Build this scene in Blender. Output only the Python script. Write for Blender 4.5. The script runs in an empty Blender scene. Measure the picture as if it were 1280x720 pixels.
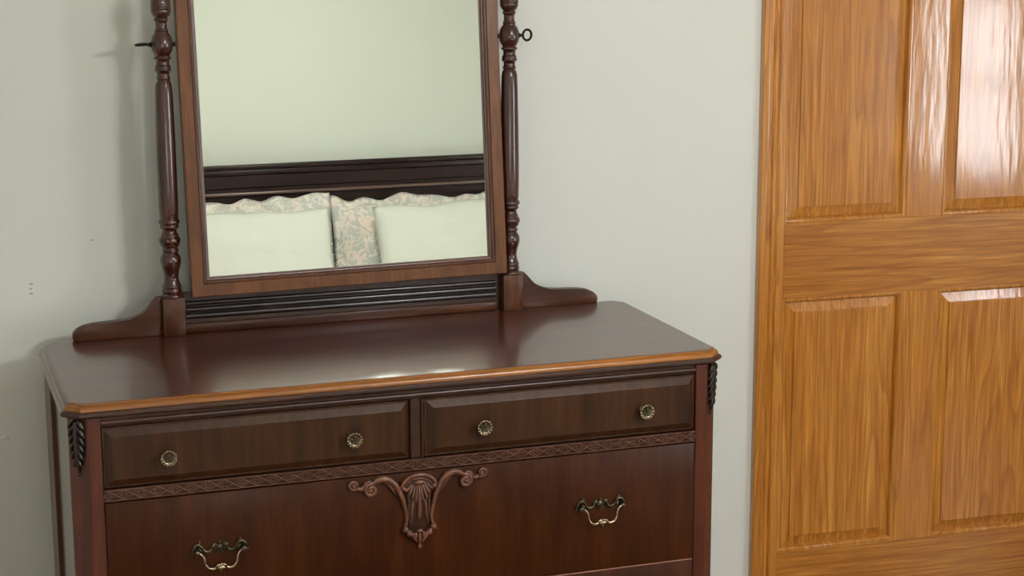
import bpy, bmesh, math, random
from mathutils import Vector, Matrix, noise
random.seed(7)
PI = math.pi
scene = bpy.context.scene
COL = scene.collection

# ---------------------------------------------------------------- camera
cam_d = bpy.data.cameras.new('camera')
cam = bpy.data.objects.new('camera', cam_d)
COL.objects.link(cam)
CAM = Vector((-0.6768, -3.6005, 1.6837))
yaw, pit, rol = math.radians(16.028), math.radians(11.4322), math.radians(-0.197)
fwd = Vector((math.sin(yaw)*math.cos(pit), math.cos(yaw)*math.cos(pit), -math.sin(pit)))
rt0 = Vector((math.cos(yaw), -math.sin(yaw), 0))
up0 = rt0.cross(fwd)
rt = rt0*math.cos(rol) + up0*math.sin(rol)
up = up0*math.cos(rol) - rt0*math.sin(rol)
m = Matrix((rt, up, -fwd)).transposed().to_4x4()
m.translation = CAM
cam.matrix_world = m
cam_d.sensor_fit = 'HORIZONTAL'
cam_d.sensor_width = 36.0
cam_d.lens = 36.0*2289.29/1280.0
cam_d.clip_start = 0.02
scene.camera = cam

# ---------------------------------------------------------------- world, lights, exposure
LAMP = Vector((0.93, -2.30, 1.945))        # three-globe ceiling light, built further down
LAMP_STRENGTH = 182.0
SHADE_STRENGTH = 28.0                     # lit shade of the bedside lamp
SKY_STRENGTH = 25.0
world = bpy.data.worlds.new('world')
scene.world = world
world.use_nodes = True
bg = world.node_tree.nodes['Background']
bg.inputs['Color'].default_value = (0.93, 0.96, 1.0, 1)
bg.inputs['Strength'].default_value = SKY_STRENGTH
scene.view_settings.view_transform = 'Standard'
scene.view_settings.look = 'None'
scene.view_settings.gamma = 1.0
scene.view_settings.exposure = 0.0
scene.view_settings.use_curve_mapping = False
scene.cycles.use_denoising = True
scene.cycles.max_bounces = 10
scene.cycles.diffuse_bounces = 6
scene.cycles.glossy_bounces = 6
scene.cycles.sample_clamp_indirect = 4.0
scene.cycles.caustics_refractive = False

# ---------------------------------------------------------------- materials
def srgb(r, g, b):
    f = lambda c: (c/255/12.92) if c/255 <= 0.04045 else ((c/255+0.055)/1.055)**2.4
    return (f(r), f(g), f(b), 1)

def new_mat(name):
    mt = bpy.data.materials.new(name)
    mt.use_nodes = True
    return mt, mt.node_tree.nodes, mt.node_tree.links, mt.node_tree.nodes['Principled BSDF']

def ramp(n, stops):
    r = n.new('ShaderNodeValToRGB')
    e = r.color_ramp.elements
    while len(e) < len(stops):
        e.new(0.5)
    for i, (p, c) in enumerate(stops):
        e[i].position = p
        e[i].color = c
    return r

def wood(name, stops, axis='z', stretch=16.0, scale=3.0, rough=0.3, coat=0.0, coat_rough=0.1,
         bump=0.02, rings=0.0, ring_scale=5.0, ring_col=None, pore=0.25, detail=4.0, blotch=0.0, ringw=(0.6, 0.92), spec=0.5):
    mt, n, l, b = new_mat(name)
    tc = n.new('ShaderNodeTexCoord')
    mp = n.new('ShaderNodeMapping')
    s = [stretch]*3
    s['xyz'.index(axis)] = 1.0
    mp.inputs['Scale'].default_value = s
    l.new(tc.outputs['Object'], mp.inputs['Vector'])
    nz = n.new('ShaderNodeTexNoise')
    nz.inputs['Scale'].default_value = scale
    nz.inputs['Detail'].default_value = detail
    nz.inputs['Roughness'].default_value = 0.6
    nz.inputs['Distortion'].default_value = 0.4
    l.new(mp.outputs['Vector'], nz.inputs['Vector'])
    cr = ramp(n, stops)
    l.new(nz.outputs['Fac'], cr.inputs['Fac'])
    col = cr.outputs['Color']
    # fine pores along the grain
    mp2 = n.new('ShaderNodeMapping')
    s2 = [260.0]*3
    s2['xyz'.index(axis)] = 9.0
    mp2.inputs['Scale'].default_value = s2
    l.new(tc.outputs['Object'], mp2.inputs['Vector'])
    nz2 = n.new('ShaderNodeTexNoise')
    nz2.inputs['Scale'].default_value = 1.0
    nz2.inputs['Detail'].default_value = 2.0
    l.new(mp2.outputs['Vector'], nz2.inputs['Vector'])
    mx = n.new('ShaderNodeMix'); mx.data_type = 'RGBA'; mx.blend_type = 'MULTIPLY'
    cr2 = ramp(n, [(0.3, (1-pore, 1-pore, 1-pore, 1)), (0.7, (1+pore*0.35,)*3+(1,))])
    l.new(nz2.outputs['Fac'], cr2.inputs['Fac'])
    mx.inputs['Factor'].default_value = 1.0
    l.new(col, mx.inputs['A']); l.new(cr2.outputs['Color'], mx.inputs['B'])
    col = mx.outputs['Result']
    if rings > 0:
        # growth rings: contour lines of a smooth stretched field make the cathedral figure
        mp3 = n.new('ShaderNodeMapping')
        s3 = [ring_scale]*3
        s3['xyz'.index(axis)] = ring_scale/20.0
        mp3.inputs['Scale'].default_value = s3
        l.new(tc.outputs['Object'], mp3.inputs['Vector'])
        nz3 = n.new('ShaderNodeTexNoise')
        nz3.inputs['Scale'].default_value = 1.0
        nz3.inputs['Detail'].default_value = 1.2
        nz3.inputs['Roughness'].default_value = 0.35
        l.new(mp3.outputs['Vector'], nz3.inputs['Vector'])
        mm = n.new('ShaderNodeMath'); mm.operation = 'MULTIPLY'; mm.inputs[1].default_value = 13.0
        l.new(nz3.outputs['Fac'], mm.inputs[0])
        fr = n.new('ShaderNodeMath'); fr.operation = 'FRACT'
        l.new(mm.outputs[0], fr.inputs[0])
        cr3 = ramp(n, [(0.0, (0, 0, 0, 1)), (ringw[0], (0.25, 0.25, 0.25, 1)), (ringw[1], (1, 1, 1, 1)), (1.0, (0, 0, 0, 1))])
        l.new(fr.outputs[0], cr3.inputs['Fac'])
        mm2 = n.new('ShaderNodeMath'); mm2.operation = 'MULTIPLY'; mm2.inputs[1].default_value = rings
        l.new(cr3.outputs['Color'], mm2.inputs[0])
        mx3 = n.new('ShaderNodeMix'); mx3.data_type = 'RGBA'; mx3.blend_type = 'MIX'
        l.new(mm2.outputs[0], mx3.inputs['Factor'])
        l.new(col, mx3.inputs['A'])
        mx3.inputs['B'].default_value = ring_col
        col = mx3.outputs['Result']
    if blotch > 0:
        nb = n.new('ShaderNodeTexNoise'); nb.inputs['Scale'].default_value = 5.0
        nb.inputs['Detail'].default_value = 3.0
        l.new(tc.outputs['Object'], nb.inputs['Vector'])
        cb = ramp(n, [(0.3, (1-blotch,)*3+(1,)), (0.7, (1+blotch*0.5,)*3+(1,))])
        l.new(nb.outputs['Fac'], cb.inputs['Fac'])
        mb = n.new('ShaderNodeMix'); mb.data_type = 'RGBA'; mb.blend_type = 'MULTIPLY'
        mb.inputs['Factor'].default_value = 1.0
        l.new(col, mb.inputs['A']); l.new(cb.outputs['Color'], mb.inputs['B'])
        col = mb.outputs['Result']
    l.new(col, b.inputs['Base Color'])
    b.inputs['Roughness'].default_value = rough
    b.inputs['Coat Weight'].default_value = coat
    b.inputs['Specular IOR Level'].default_value = spec
    b.inputs['Coat Roughness'].default_value = coat_rough
    if bump > 0:
        bp = n.new('ShaderNodeBump')
        bp.inputs['Strength'].default_value = bump
        bp.inputs['Distance'].default_value = 0.002
        l.new(nz2.outputs['Fac'], bp.inputs['Height'])
        l.new(bp.outputs['Normal'], b.inputs['Normal'])
        # varnish surface: long gentle waviness
        bw_ = n.new('ShaderNodeTexNoise'); bw_.inputs['Scale'].default_value = 1.0
        mp4 = n.new('ShaderNodeMapping')
        s4 = [45.0]*3; s4['xyz'.index(axis)] = 8.0
        mp4.inputs['Scale'].default_value = s4
        l.new(tc.outputs['Object'], mp4.inputs['Vector'])
        l.new(mp4.outputs['Vector'], bw_.inputs['Vector'])
        bp2 = n.new('ShaderNodeBump')
        bp2.inputs['Strength'].default_value = bump*2
        bp2.inputs['Distance'].default_value = 0.004
        l.new(bw_.outputs['Fac'], bp2.inputs['Height'])
        l.new(bp2.outputs['Normal'], b.inputs['Coat Normal'])
    return mt

def plain(name, col, rough=0.5, metal=0.0, noise_amt=0.0, noise_scale=20.0, bump=0.0, bump_scale=200.0):
    mt, n, l, b = new_mat(name)
    b.inputs['Base Color'].default_value = col
    b.inputs['Roughness'].default_value = rough
    b.inputs['Metallic'].default_value = metal
    tc = n.new('ShaderNodeTexCoord')
    if noise_amt > 0:
        nz = n.new('ShaderNodeTexNoise'); nz.inputs['Scale'].default_value = noise_scale
        nz.inputs['Detail'].default_value = 4
        l.new(tc.outputs['Object'], nz.inputs['Vector'])
        cr = ramp(n, [(0.3, tuple(c*(1-noise_amt) for c in col[:3])+(1,)), (0.7, tuple(min(1, c*(1+noise_amt)) for c in col[:3])+(1,))])
        l.new(nz.outputs['Fac'], cr.inputs['Fac'])
        l.new(cr.outputs['Color'], b.inputs['Base Color'])
    if bump > 0:
        nb = n.new('ShaderNodeTexNoise'); nb.inputs['Scale'].default_value = bump_scale
        nb.inputs['Detail'].default_value = 3
        l.new(tc.outputs['Object'], nb.inputs['Vector'])
        bp = n.new('ShaderNodeBump'); bp.inputs['Strength'].default_value = bump
        bp.inputs['Distance'].default_value = 0.002
        l.new(nb.outputs['Fac'], bp.inputs['Height'])
        l.new(bp.outputs['Normal'], b.inputs['Normal'])
    return mt

M = {}
M['wall'] = plain('wall_paint', srgb(224, 228, 222), 0.75, 0, 0.012, 1.5, 0.12, 350)
M['ceil'] = plain('ceiling_paint', srgb(232, 231, 226), 0.85, 0, 0.01, 2, 0.1, 200)
M['floor'] = wood('floor_boards', [(0.3, srgb(120, 84, 54)), (0.7, srgb(160, 118, 78))], 'y', 12, 2, 0.35)
M['white_trim'] = plain('white_trim_paint', srgb(228, 226, 218), 0.4)
# pine of the door
PS = [(0.25, srgb(172, 105, 30)), (0.5, srgb(200, 133, 49)), (0.75, srgb(222, 160, 76))]
RC = srgb(148, 84, 22)
M['pine_v'] = wood('amber_pine_upright', PS, 'z', 22, 3.0, 0.34, 1.0, 0.11, 0.055, 0.55, 12.0, RC, 0.34, spec=0.25)
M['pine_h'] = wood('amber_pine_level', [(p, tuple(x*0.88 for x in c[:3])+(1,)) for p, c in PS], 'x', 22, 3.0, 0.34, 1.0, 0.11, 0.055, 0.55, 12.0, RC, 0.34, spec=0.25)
M['pine_c'] = wood('amber_pine_casing', PS, 'z', 20, 3.2, 0.3, 1.0, 0.1, 0.08, 0.6, 26.0, RC, 0.16)
# mahogany and walnut of the dresser
M['mah_top'] = wood('polished_mahogany_top', [(0.25, srgb(66, 26, 17)), (0.55, srgb(84, 36, 25)), (0.8, srgb(104, 49, 35))], 'x', 14, 4, 0.32, 0.75, 0.13, 0.03, spec=0.45, pore=0.2, blotch=0.12)
M['mah_edge'] = wood('worn_amber_edge', [(0.25, srgb(128, 72, 18)), (0.55, srgb(160, 98, 30)), (0.8, srgb(184, 120, 44))], 'x', 12, 3, 0.32, 0.3, 0.15, 0.03, pore=0.25, blotch=0.15)
M['mah_v'] = wood('red_mahogany_upright', [(0.25, srgb(62, 24, 11)), (0.55, srgb(84, 36, 18)), (0.8, srgb(106, 50, 26))], 'z', 12, 4, 0.38, 0.2, 0.18, 0.03, pore=0.25, blotch=0.12)
M['mah_drawer'] = wood('flame_mahogany_front', [(0.25, srgb(50, 20, 4)), (0.5, srgb(63, 29, 8)), (0.8, srgb(80, 40, 14))], 'z', 6, 4.5, 0.42, 0.06, 0.2, 0.02, spec=0.15, pore=0.3, detail=5, blotch=0.18)
M['walnut'] = wood('dark_walnut_front', [(0.25, srgb(40, 19, 6)), (0.5, srgb(60, 34, 14)), (0.8, srgb(80, 47, 22))], 'z', 9, 5, 0.4, 0.15, 0.25, 0.02, spec=0.3, pore=0.25, blotch=0.15)
M['walnut_h'] = wood('dark_walnut_rail', [(0.25, srgb(42, 21, 13)), (0.55, srgb(62, 34, 21)), (0.8, srgb(80, 46, 29))], 'x', 12, 5, 0.38, 0.2, 0.18, 0.02, pore=0.25)
M['carcass'] = wood('dark_carcass', [(0.3, srgb(30, 15, 10)), (0.7, srgb(42, 22, 14))], 'x', 10, 4, 0.5)
M['carved'] = wood('carved_mahogany', [(0.25, srgb(74, 42, 28)), (0.55, srgb(108, 66, 46)), (0.8, srgb(146, 98, 70))], 'z', 3, 30, 0.38, 0.3, 0.2, 0.05, pore=0.3, blotch=0.3)
M['carved_dark'] = wood('dark_carved_mahogany', [(0.25, srgb(20, 12, 9)), (0.8, srgb(40, 24, 17))], 'z', 3, 30, 0.35, 0.3, 0.2, 0.05)
M['strip'] = wood('carved_strip_mahogany', [(0.25, srgb(44, 22, 14)), (0.8, srgb(66, 36, 24))], 'x', 6, 20, 0.36, 0.3, 0.2, 0.03, pore=0.3)
M['ridge'] = wood('highlit_carved_ridge', [(0.25, srgb(92, 58, 44)), (0.8, srgb(132, 90, 70))], 'x', 6, 20, 0.36, 0.3, 0.2, 0.03, pore=0.3)  # paler tone paints the highlight on the lattice ridges
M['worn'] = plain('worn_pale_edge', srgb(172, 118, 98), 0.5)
M['mah_side'] = wood('polished_mahogany_side', [(0.25, srgb(56, 26, 17)), (0.55, srgb(72, 34, 22)), (0.8, srgb(90, 46, 30))], 'z', 10, 4, 0.2, 0.8, 0.1, 0.01)
M['post'] = wood('turned_dark_mahogany', [(0.25, srgb(44, 17, 9)), (0.55, srgb(62, 26, 14)), (0.8, srgb(84, 39, 21))], 'z', 12, 5, 0.26, 0.5, 0.1, 0.02, pore=0.2, blotch=0.15)
M['frame'] = wood('brown_mahogany_frame', [(0.25, srgb(86, 48, 20)), (0.55, srgb(110, 65, 30)), (0.8, srgb(132, 82, 42))], 'z', 12, 5, 0.42, 0.15, 0.25, 0.02, pore=0.25, spec=0.35)
M['frame_in'] = wood('dark_inner_moulding', [(0.25, srgb(66, 33, 19)), (0.55, srgb(86, 46, 28)), (0.8, srgb(104, 58, 36))], 'z', 12, 5, 0.28, 0.4, 0.12, 0.02)
M['harp'] = wood('mahogany_bracket', [(0.25, srgb(48, 20, 5)), (0.55, srgb(72, 35, 12)), (0.8, srgb(100, 54, 20))], 'x', 9, 6, 0.4, 0.15, 0.2, 0.02, spec=0.3, pore=0.25, blotch=0.2)
M['block'] = wood('mahogany_post_block', [(0.25, srgb(56, 24, 7)), (0.55, srgb(82, 42, 15)), (0.8, srgb(110, 62, 26))], 'z', 9, 6, 0.4, 0.15, 0.2, 0.02, spec=0.3, pore=0.25, blotch=0.2)
M['reed'] = wood('black_reeded_rail', [(0.25, srgb(18, 12, 11)), (0.8, srgb(34, 23, 20))], 'x', 10, 5, 0.3, 0.4, 0.12, 0.02)
M['brass'] = plain('antique_brass', srgb(168, 156, 132), 0.24, 1.0, 0.4, 160.0, 0.2, 300)
M['brass_dark'] = plain('tarnished_brass', srgb(94, 87, 70), 0.36, 1.0, 0.4, 260.0, 0.4, 400)
M['iron'] = plain('blackened_iron', srgb(34, 30, 27), 0.38, 0.8)
M['globe_metal'] = plain('brushed_nickel', srgb(170, 166, 158), 0.3, 1.0)
mt, n, l, b = new_mat('old_silvered_glass')
b.inputs['Metallic'].default_value = 1.0
b.inputs['Base Color'].default_value = (0.84, 0.885, 0.785, 1)
b.inputs['Roughness'].default_value = 0.0
M['mirror'] = mt
mt, n, l, b = new_mat('lamp_glow')
b.inputs['Base Color'].default_value = (1, 1, 1, 1)
b.inputs['Emission Color'].default_value = (1.0, 0.985, 0.96, 1)
b.inputs['Emission Strength'].default_value = LAMP_STRENGTH
M['glow'] = mt
mt, n, l, b = new_mat('lit_linen_shade')
b.inputs['Base Color'].default_value = (0.9, 0.88, 0.84, 1)
b.inputs['Emission Color'].default_value = (1.0, 0.97, 0.92, 1)
b.inputs['Emission Strength'].default_value = SHADE_STRENGTH
M['shade'] = mt
mt, n, l, b = new_mat('window_glass')
n.remove(b)
out = [x for x in n if x.type == 'OUTPUT_MATERIAL'][0]
tr = n.new('ShaderNodeBsdfTransparent'); gl = n.new('ShaderNodeBsdfGlossy'); gl.inputs['Roughness'].default_value = 0.02
ms = n.new('ShaderNodeMixShader')
ms.inputs[0].default_value = 0.06; l.new(tr.outputs[0], ms.inputs[1]); l.new(gl.outputs[0], ms.inputs[2])
l.new(ms.outputs[0], out.inputs['Surface'])
M['glass'] = mt
# bed
M['headboard'] = wood('espresso_headboard', [(0.25, srgb(26, 13, 12)), (0.55, srgb(40, 21, 20)), (0.8, srgb(54, 31, 29))], 'x', 12, 5, 0.42, 0.05, 0.2, 0.02, spec=0.2)
M['highlit_bead'] = wood('highlit_brown_bead', [(0.25, srgb(84, 62, 56)), (0.8, srgb(118, 92, 84))], 'x', 12, 5, 0.35, 0.2, 0.2, 0.02)  # highlight along the headboard bead, put in as a paler brown
M['white_cotton'] = plain('white_cotton', srgb(222, 224, 218), 0.85, 0, 0.01, 6, 0.25, 60)
mt, n, l, b = new_mat('grey_blush_leaf_print')
tc = n.new('ShaderNodeTexCoord')
nz = n.new('ShaderNodeTexNoise'); nz.inputs['Scale'].default_value = 30; nz.inputs['Detail'].default_value = 5
nz.inputs['Roughness'].default_value = 0.62; nz.inputs['Distortion'].default_value = 1.2
l.new(tc.outputs['Object'], nz.inputs['Vector'])
nz2 = n.new('ShaderNodeTexNoise'); nz2.inputs['Scale'].default_value = 9; nz2.inputs['Detail'].default_value = 2
l.new(tc.outputs['Object'], nz2.inputs['Vector'])
cr2 = ramp(n, [(0.42, srgb(240, 222, 214)), (0.58, srgb(236, 232, 224))])
l.new(nz2.outputs['Fac'], cr2.inputs['Fac'])
cr = ramp(n, [(0.47, (0, 0, 0, 1)), (0.53, (1, 1, 1, 1))])
l.new(nz.outputs['Fac'], cr.inputs['Fac'])
mx = n.new('ShaderNodeMix'); mx.data_type = 'RGBA'
l.new(cr.outputs['Color'], mx.inputs['Factor'])
mx.inputs['A'].default_value = srgb(200, 201, 200)
l.new(cr2.outputs['Color'], mx.inputs['B'])
l.new(mx.outputs['Result'], b.inputs['Base Color'])
b.inputs['Roughness'].default_value = 0.85
M['print'] = mt
M['sham_back'] = plain('grey_satin_border', srgb(168, 166, 162), 0.6)

# ---------------------------------------------------------------- mesh helpers
def box(bm, x0, x1, y0, y1, z0, z1, bev=0.0, seg=1):
    r = bmesh.ops.create_cube(bm, size=1.0)
    vs = r['verts']
    for v in vs:
        v.co = Vector(((x0+x1)/2+v.co.x*(x1-x0), (y0+y1)/2+v.co.y*(y1-y0), (z0+z1)/2+v.co.z*(z1-z0)))
    if bev > 0:
        es = list({e for v in vs for e in v.link_edges})
        bmesh.ops.bevel(bm, geom=es, offset=bev, segments=seg, affect='EDGES', profile=0.5)

def sweep(bm, rings, close_ring=True, caps=True):
    """skin a list of equal-length point rings"""
    vv = [[bm.verts.new(p) for p in r] for r in rings]
    k = len(rings[0])
    for a, b2 in zip(vv, vv[1:]):
        for i in range(k if close_ring else k-1):
            j = (i+1) % k
            bm.faces.new((a[i], a[j], b2[j], b2[i]))
    if caps and close_ring:
        bm.faces.new(vv[0][::-1]); bm.faces.new(vv[-1])
    return vv

def tube(bm, pts, rad, sides=8, flat=1.0, flat_axis=Vector((0, 1, 0)), sub=4):
    """round bar along points (smoothed), radius a number or a list"""
    P = [Vector(p) for p in pts]
    R = rad if isinstance(rad, (list, tuple)) else [rad]*len(P)
    Q, S = [], []
    for i in range(len(P)-1):
        p0 = P[max(i-1, 0)]; p1 = P[i]; p2 = P[i+1]; p3 = P[min(i+2, len(P)-1)]
        for s in range(sub):
            t = s/sub
            Q.append(0.5*((2*p1)+(p2-p0)*t+(2*p0-5*p1+4*p2-p3)*t*t+(3*p1-p0-3*p2+p3)*t**3))
            S.append(R[i]+(R[i+1]-R[i])*t)
    Q.append(P[-1]); S.append(R[-1])
    rings = []
    for i, q in enumerate(Q):
        t = (Q[min(i+1, len(Q)-1)]-Q[max(i-1, 0)]).normalized()
        a = flat_axis - t*flat_axis.dot(t)
        if a.length < 1e-4:
            a = Vector((0, 0, 1)) - t*t.z
        a.normalize()
        c = t.cross(a)
        rings.append([q + (a*math.cos(2*PI*k/sides)*flat + c*math.sin(2*PI*k/sides))*S[i] for k in range(sides)])
    sweep(bm, rings)

def ball(bm, c, r, sx=1, sy=1, sz=1, seg=10, rings=6, rot=None):
    mt_ = Matrix.Translation(Vector(c))
    if rot is not None:
        mt_ = mt_ @ rot
    mt_ = mt_ @ Matrix.Diagonal((r*sx, r*sy, r*sz, 1))
    bmesh.ops.create_uvsphere(bm, u_segments=seg, v_segments=rings, radius=1.0, matrix=mt_)

def lathe(bm, prof, c=(0, 0, 0), seg=28, axis='z'):
    """prof = list of (height, radius)"""
    rings = []
    for h, r in prof:
        ring = []
        for k in range(seg):
            a = 2*PI*k/seg
            u, v = r*math.cos(a), r*math.sin(a)
            p = {'z': (u, v, h), 'y': (u, h, v), 'x': (h, u, v)}[axis]
            ring.append(Vector(c)+Vector(p))
        rings.append(ring)
    sweep(bm, rings)

def smooth_prof(pts, sub=4):
    out_ = []
    for i in range(len(pts)-1):
        p0 = pts[max(i-1, 0)]; p1 = pts[i]; p2 = pts[i+1]; p3 = pts[min(i+2, len(pts)-1)]
        for s in range(sub):
            t = s/sub
            h = p1[0]+(p2[0]-p1[0])*t
            r = 0.5*((2*p1[1])+(p2[1]-p0[1])*t+(2*p0[1]-5*p1[1]+4*p2[1]-p3[1])*t*t+(3*p1[1]-p0[1]-3*p2[1]+p3[1])*t**3)
            out_.append((h, max(r, 0.0004)))
    out_.append(pts[-1])
    return out_

def prism_xz(bm, outline, y0, y1, bev=0.0):
    """outline in (x, z), extruded from y0 (front) to y1 (back)"""
    f = [bm.verts.new((x, y0, z)) for x, z in outline]
    k = [bm.verts.new((x, y1, z)) for x, z in outline]
    n_ = len(outline)
    ff = bm.faces.new(f); bm.faces.new(k[::-1])
    for i in range(n_):
        j = (i+1) % n_
        bm.faces.new((f[j], f[i], k[i], k[j]))
    if bev > 0:
        bmesh.ops.bevel(bm, geom=list(ff.edges), offset=bev, segments=2, affect='EDGES', profile=0.5)

def obj(name, bm, mat, parent=None, sharp=40, smooth=True):
    bmesh.ops.recalc_face_normals(bm, faces=bm.faces)
    me = bpy.data.meshes.new(name)
    bm.to_mesh(me); bm.free()
    me.materials.append(mat)
    if smooth:
        for p in me.polygons:
            p.use_smooth = True
        me.set_sharp_from_angle(angle=math.radians(sharp))
    o = bpy.data.objects.new(name, me)
    COL.objects.link(o)
    if parent is not None:
        o.parent = parent
    return o

def slot(o, mat, test):
    me = o.data
    me.materials.append(mat)
    k = len(me.materials)-1
    for p in me.polygons:
        if test(p):
            p.material_index = k

def thing(name, label, cat, loc=(0, 0, 0), rot=(0, 0, 0), group=None):
    o = bpy.data.objects.new(name, None)
    o.empty_display_size = 0.1
    COL.objects.link(o)
    o.location = loc; o.rotation_euler = rot
    tag(o, label, cat, group)
    return o

def tag(o, label, cat, group=None):
    o['label'] = label; o['category'] = cat
    if group:
        o['group'] = group

def structure(o, label, cat):
    o['kind'] = 'structure'; tag(o, label, cat)
    return o

def B():
    return bmesh.new()

# ---------------------------------------------------------------- the room shell
K = 1/0.985
def far(x, y, z):       # wall group sits a little deeper than the dresser
    return CAM + (Vector((x, y, z))-CAM)*K
WY = far(0, 0, 0).y                       # plane of the dresser wall
XL, XR, YF, ZC = -1.4, 3.2, -4.37, 2.44   # other walls and ceiling
WT = 0.16
cas0 = far(0.9068, 0, 0).x                # outer edge of door casing
cas1 = far(0.9068+0.0605, 0, 0).x         # inner edge
mull0 = far(1.3222, 0, 0).x
mullw = 0.091*K
DY = far(0, 0.1091, 0).y                  # door face
DZ0 = far(0, 0, 0.24).z                   # top of bottom rail
PANEL = 0.60*K
LOCK = 0.1723*K
pw = 0.300*K                              # panel opening width
stile = 0.060
dL = mull0-pw-stile                       # door left and right edges
dR = mull0+mullw+pw+stile
DH = DZ0+PANEL+LOCK+0.60+0.10+0.24+0.11
oL, oR, oH = dL-0.004, dR+0.004, DH+0.008

bm = B()
box(bm, XL-0.1, oL-0.018, WY, WY+WT, 0, ZC)
box(bm, oR+0.018, XR+0.1, WY, WY+WT, 0, ZC)
box(bm, oL-0.018, oR+0.018, WY, WY+WT, oH+0.018, ZC)
wb = structure(obj('wall_back', bm, M['wall'], None, smooth=False), 'pale grey painted wall behind the dresser', 'wall')
M['scuff'] = plain('grey_scuff', srgb(178, 177, 170), 0.8)
for x_, z_, w_, h_ in ((-0.6103, 0.9809, 0.0042, 0.0016), (-0.6116, 0.9713, 0.0030, 0.0018), (-0.6113, 0.9617, 0.0046, 0.0016), (-0.4895, 1.0624, 0.0048, 0.0012)):
    bm = B(); ball(bm, (x_, WY, z_), 1.0, w_, 0.0006, h_, 10, 6)
    obj('scuff_mark', bm, M['scuff'], wb)
bm = B(); ball(bm, (-0.677, WY, 0.6733), 1.0, 0.008, 0.003, 0.006, 12, 8); obj('plaster_lump', bm, M['wall'], wb)
bm = B(); box(bm, XL-0.1, XR+0.1, YF-0.1, YF, 0, ZC)
structure(obj('wall_front', bm, M['wall'], None, smooth=False), 'pale painted wall behind the bed headboard, seen in mirror', 'wall')
bm = B(); box(bm, XL-0.1, XL, YF, WY, 0, ZC)
structure(obj('wall_left', bm, M['wall'], None, smooth=False), 'pale painted side wall left of the dresser', 'wall')
wy0, wy1, wz0, wz1 = -3.22, -2.4, 0.60, 1.42
bm = B()
box(bm, XR, XR+0.12, YF, wy0, 0, ZC); box(bm, XR, XR+0.12, wy1, WY, 0, ZC)
box(bm, XR, XR+0.12, wy0, wy1, 0, wz0); box(bm, XR, XR+0.12, wy0, wy1, wz1, ZC)
structure(obj('wall_right', bm, M['wall'], None, smooth=False), 'pale painted side wall with a window', 'wall')
bm = B(); box(bm, XL-0.1, XR+0.12, YF-0.1, WY+WT, -0.1, 0)
structure(obj('floor', bm, M['floor'], None, smooth=False), 'brown wooden floor', 'floor')
bm = B(); box(bm, XL-0.1, XR+0.12, YF-0.1, WY+WT, ZC, ZC+0.1)
structure(obj('ceiling', bm, M['ceil'], None, smooth=False), 'white painted ceiling', 'ceiling')
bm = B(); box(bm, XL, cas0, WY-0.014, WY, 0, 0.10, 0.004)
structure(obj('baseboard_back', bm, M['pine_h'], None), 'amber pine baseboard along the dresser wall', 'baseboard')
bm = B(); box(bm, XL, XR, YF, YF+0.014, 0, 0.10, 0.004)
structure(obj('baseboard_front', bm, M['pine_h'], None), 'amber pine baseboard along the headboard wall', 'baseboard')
# window in the right wall
win = thing('window_1', 'white framed window with four panes in the side wall', 'window', (XR, 0, 0))
win['kind'] = 'structure'
bm = B(); fwid = 0.05
box(bm, 0.02, 0.07, wy0, wy0+fwid, wz0, wz1); box(bm, 0.02, 0.07, wy1-fwid, wy1, wz0, wz1)
box(bm, 0.02, 0.07, wy0, wy1, wz0, wz0+fwid); box(bm, 0.02, 0.07, wy0, wy1, wz1-fwid, wz1)
ym = (wy0+wy1)/2; zm = (wz0+wz1)/2
obj('window_frame', bm, M['white_trim'], win, smooth=False)
bm = B(); box(bm, 0.03, 0.06, ym-0.012, ym+0.012, wz0+fwid, wz1-fwid); box(bm, 0.03, 0.06, wy0+fwid, wy1-fwid, zm-0.012, zm+0.012)
obj('glazing_bar', bm, M['white_trim'], win, smooth=False)
for (a0, a1) in ((wy0+fwid, ym-0.012), (ym+0.012, wy1-fwid)):
    for (c0, c1) in ((wz0+fwid, zm-0.012), (zm+0.012, wz1-fwid)):
        bm = B(); box(bm, 0.043, 0.047, a0, a1, c0, c1)
        obj('pane', bm, M['glass'], win, smooth=False)
bm = B(); box(bm, -0.03, 0.02, wy0-0.04, wy1+0.04, wz0-0.03, wz0, 0.004)
obj('window_sill', bm, M['white_trim'], win)

# door casing: ridged moulding up the side and across the head
ct = 0.018*K
cw = cas1-cas0
CP = [(0.0, 0.0), (0.0, 0.80), (0.03, 0.96), (0.20, 1.0), (0.245, 1.06), (0.27, 0.98), (0.32, 0.74), (0.40, 0.78),
      (0.445, 0.96), (0.475, 0.84), (0.53, 0.60), (0.61, 0.66), (0.66, 0.88), (0.69, 0.74), (0.76, 0.52), (0.86, 0.62), (0.93, 0.70), (0.975, 0.72), (1.0, 0.60), (1.0, 0.0)]
trim = thing('trim_1', 'ridged amber pine door casing around the door', 'door casing', ((oL+oR)/2, WY, 0))
trim['kind'] = 'structure'
cxm = (oL+oR)/2
bm = B(); sweep(bm, [[Vector((cas0+u*cw-cxm, -d*ct, z)) for u, d in CP] for z in (0, oH+cw)])
obj('side_casing', bm, M['pine_c'], trim, sharp=25)
bm = B(); sweep(bm, [[Vector((2*cxm-cas0-u*cw-cxm, -d*ct, z)) for u, d in CP] for z in (0, oH+cw)])
obj('side_casing', bm, M['pine_c'], trim, sharp=25)
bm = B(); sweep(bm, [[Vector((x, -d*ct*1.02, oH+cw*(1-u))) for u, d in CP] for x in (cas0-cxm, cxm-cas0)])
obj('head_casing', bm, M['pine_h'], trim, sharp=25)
for s in (-1, 1):
    bm = B(); xa = (oR-oL)/2*s
    box(bm, min(xa, xa+0.017*s), max(xa, xa+0.017*s), 0.001, WT, 0, oH)
    obj('jamb', bm, M['pine_v'], trim, smooth=False)
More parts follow.
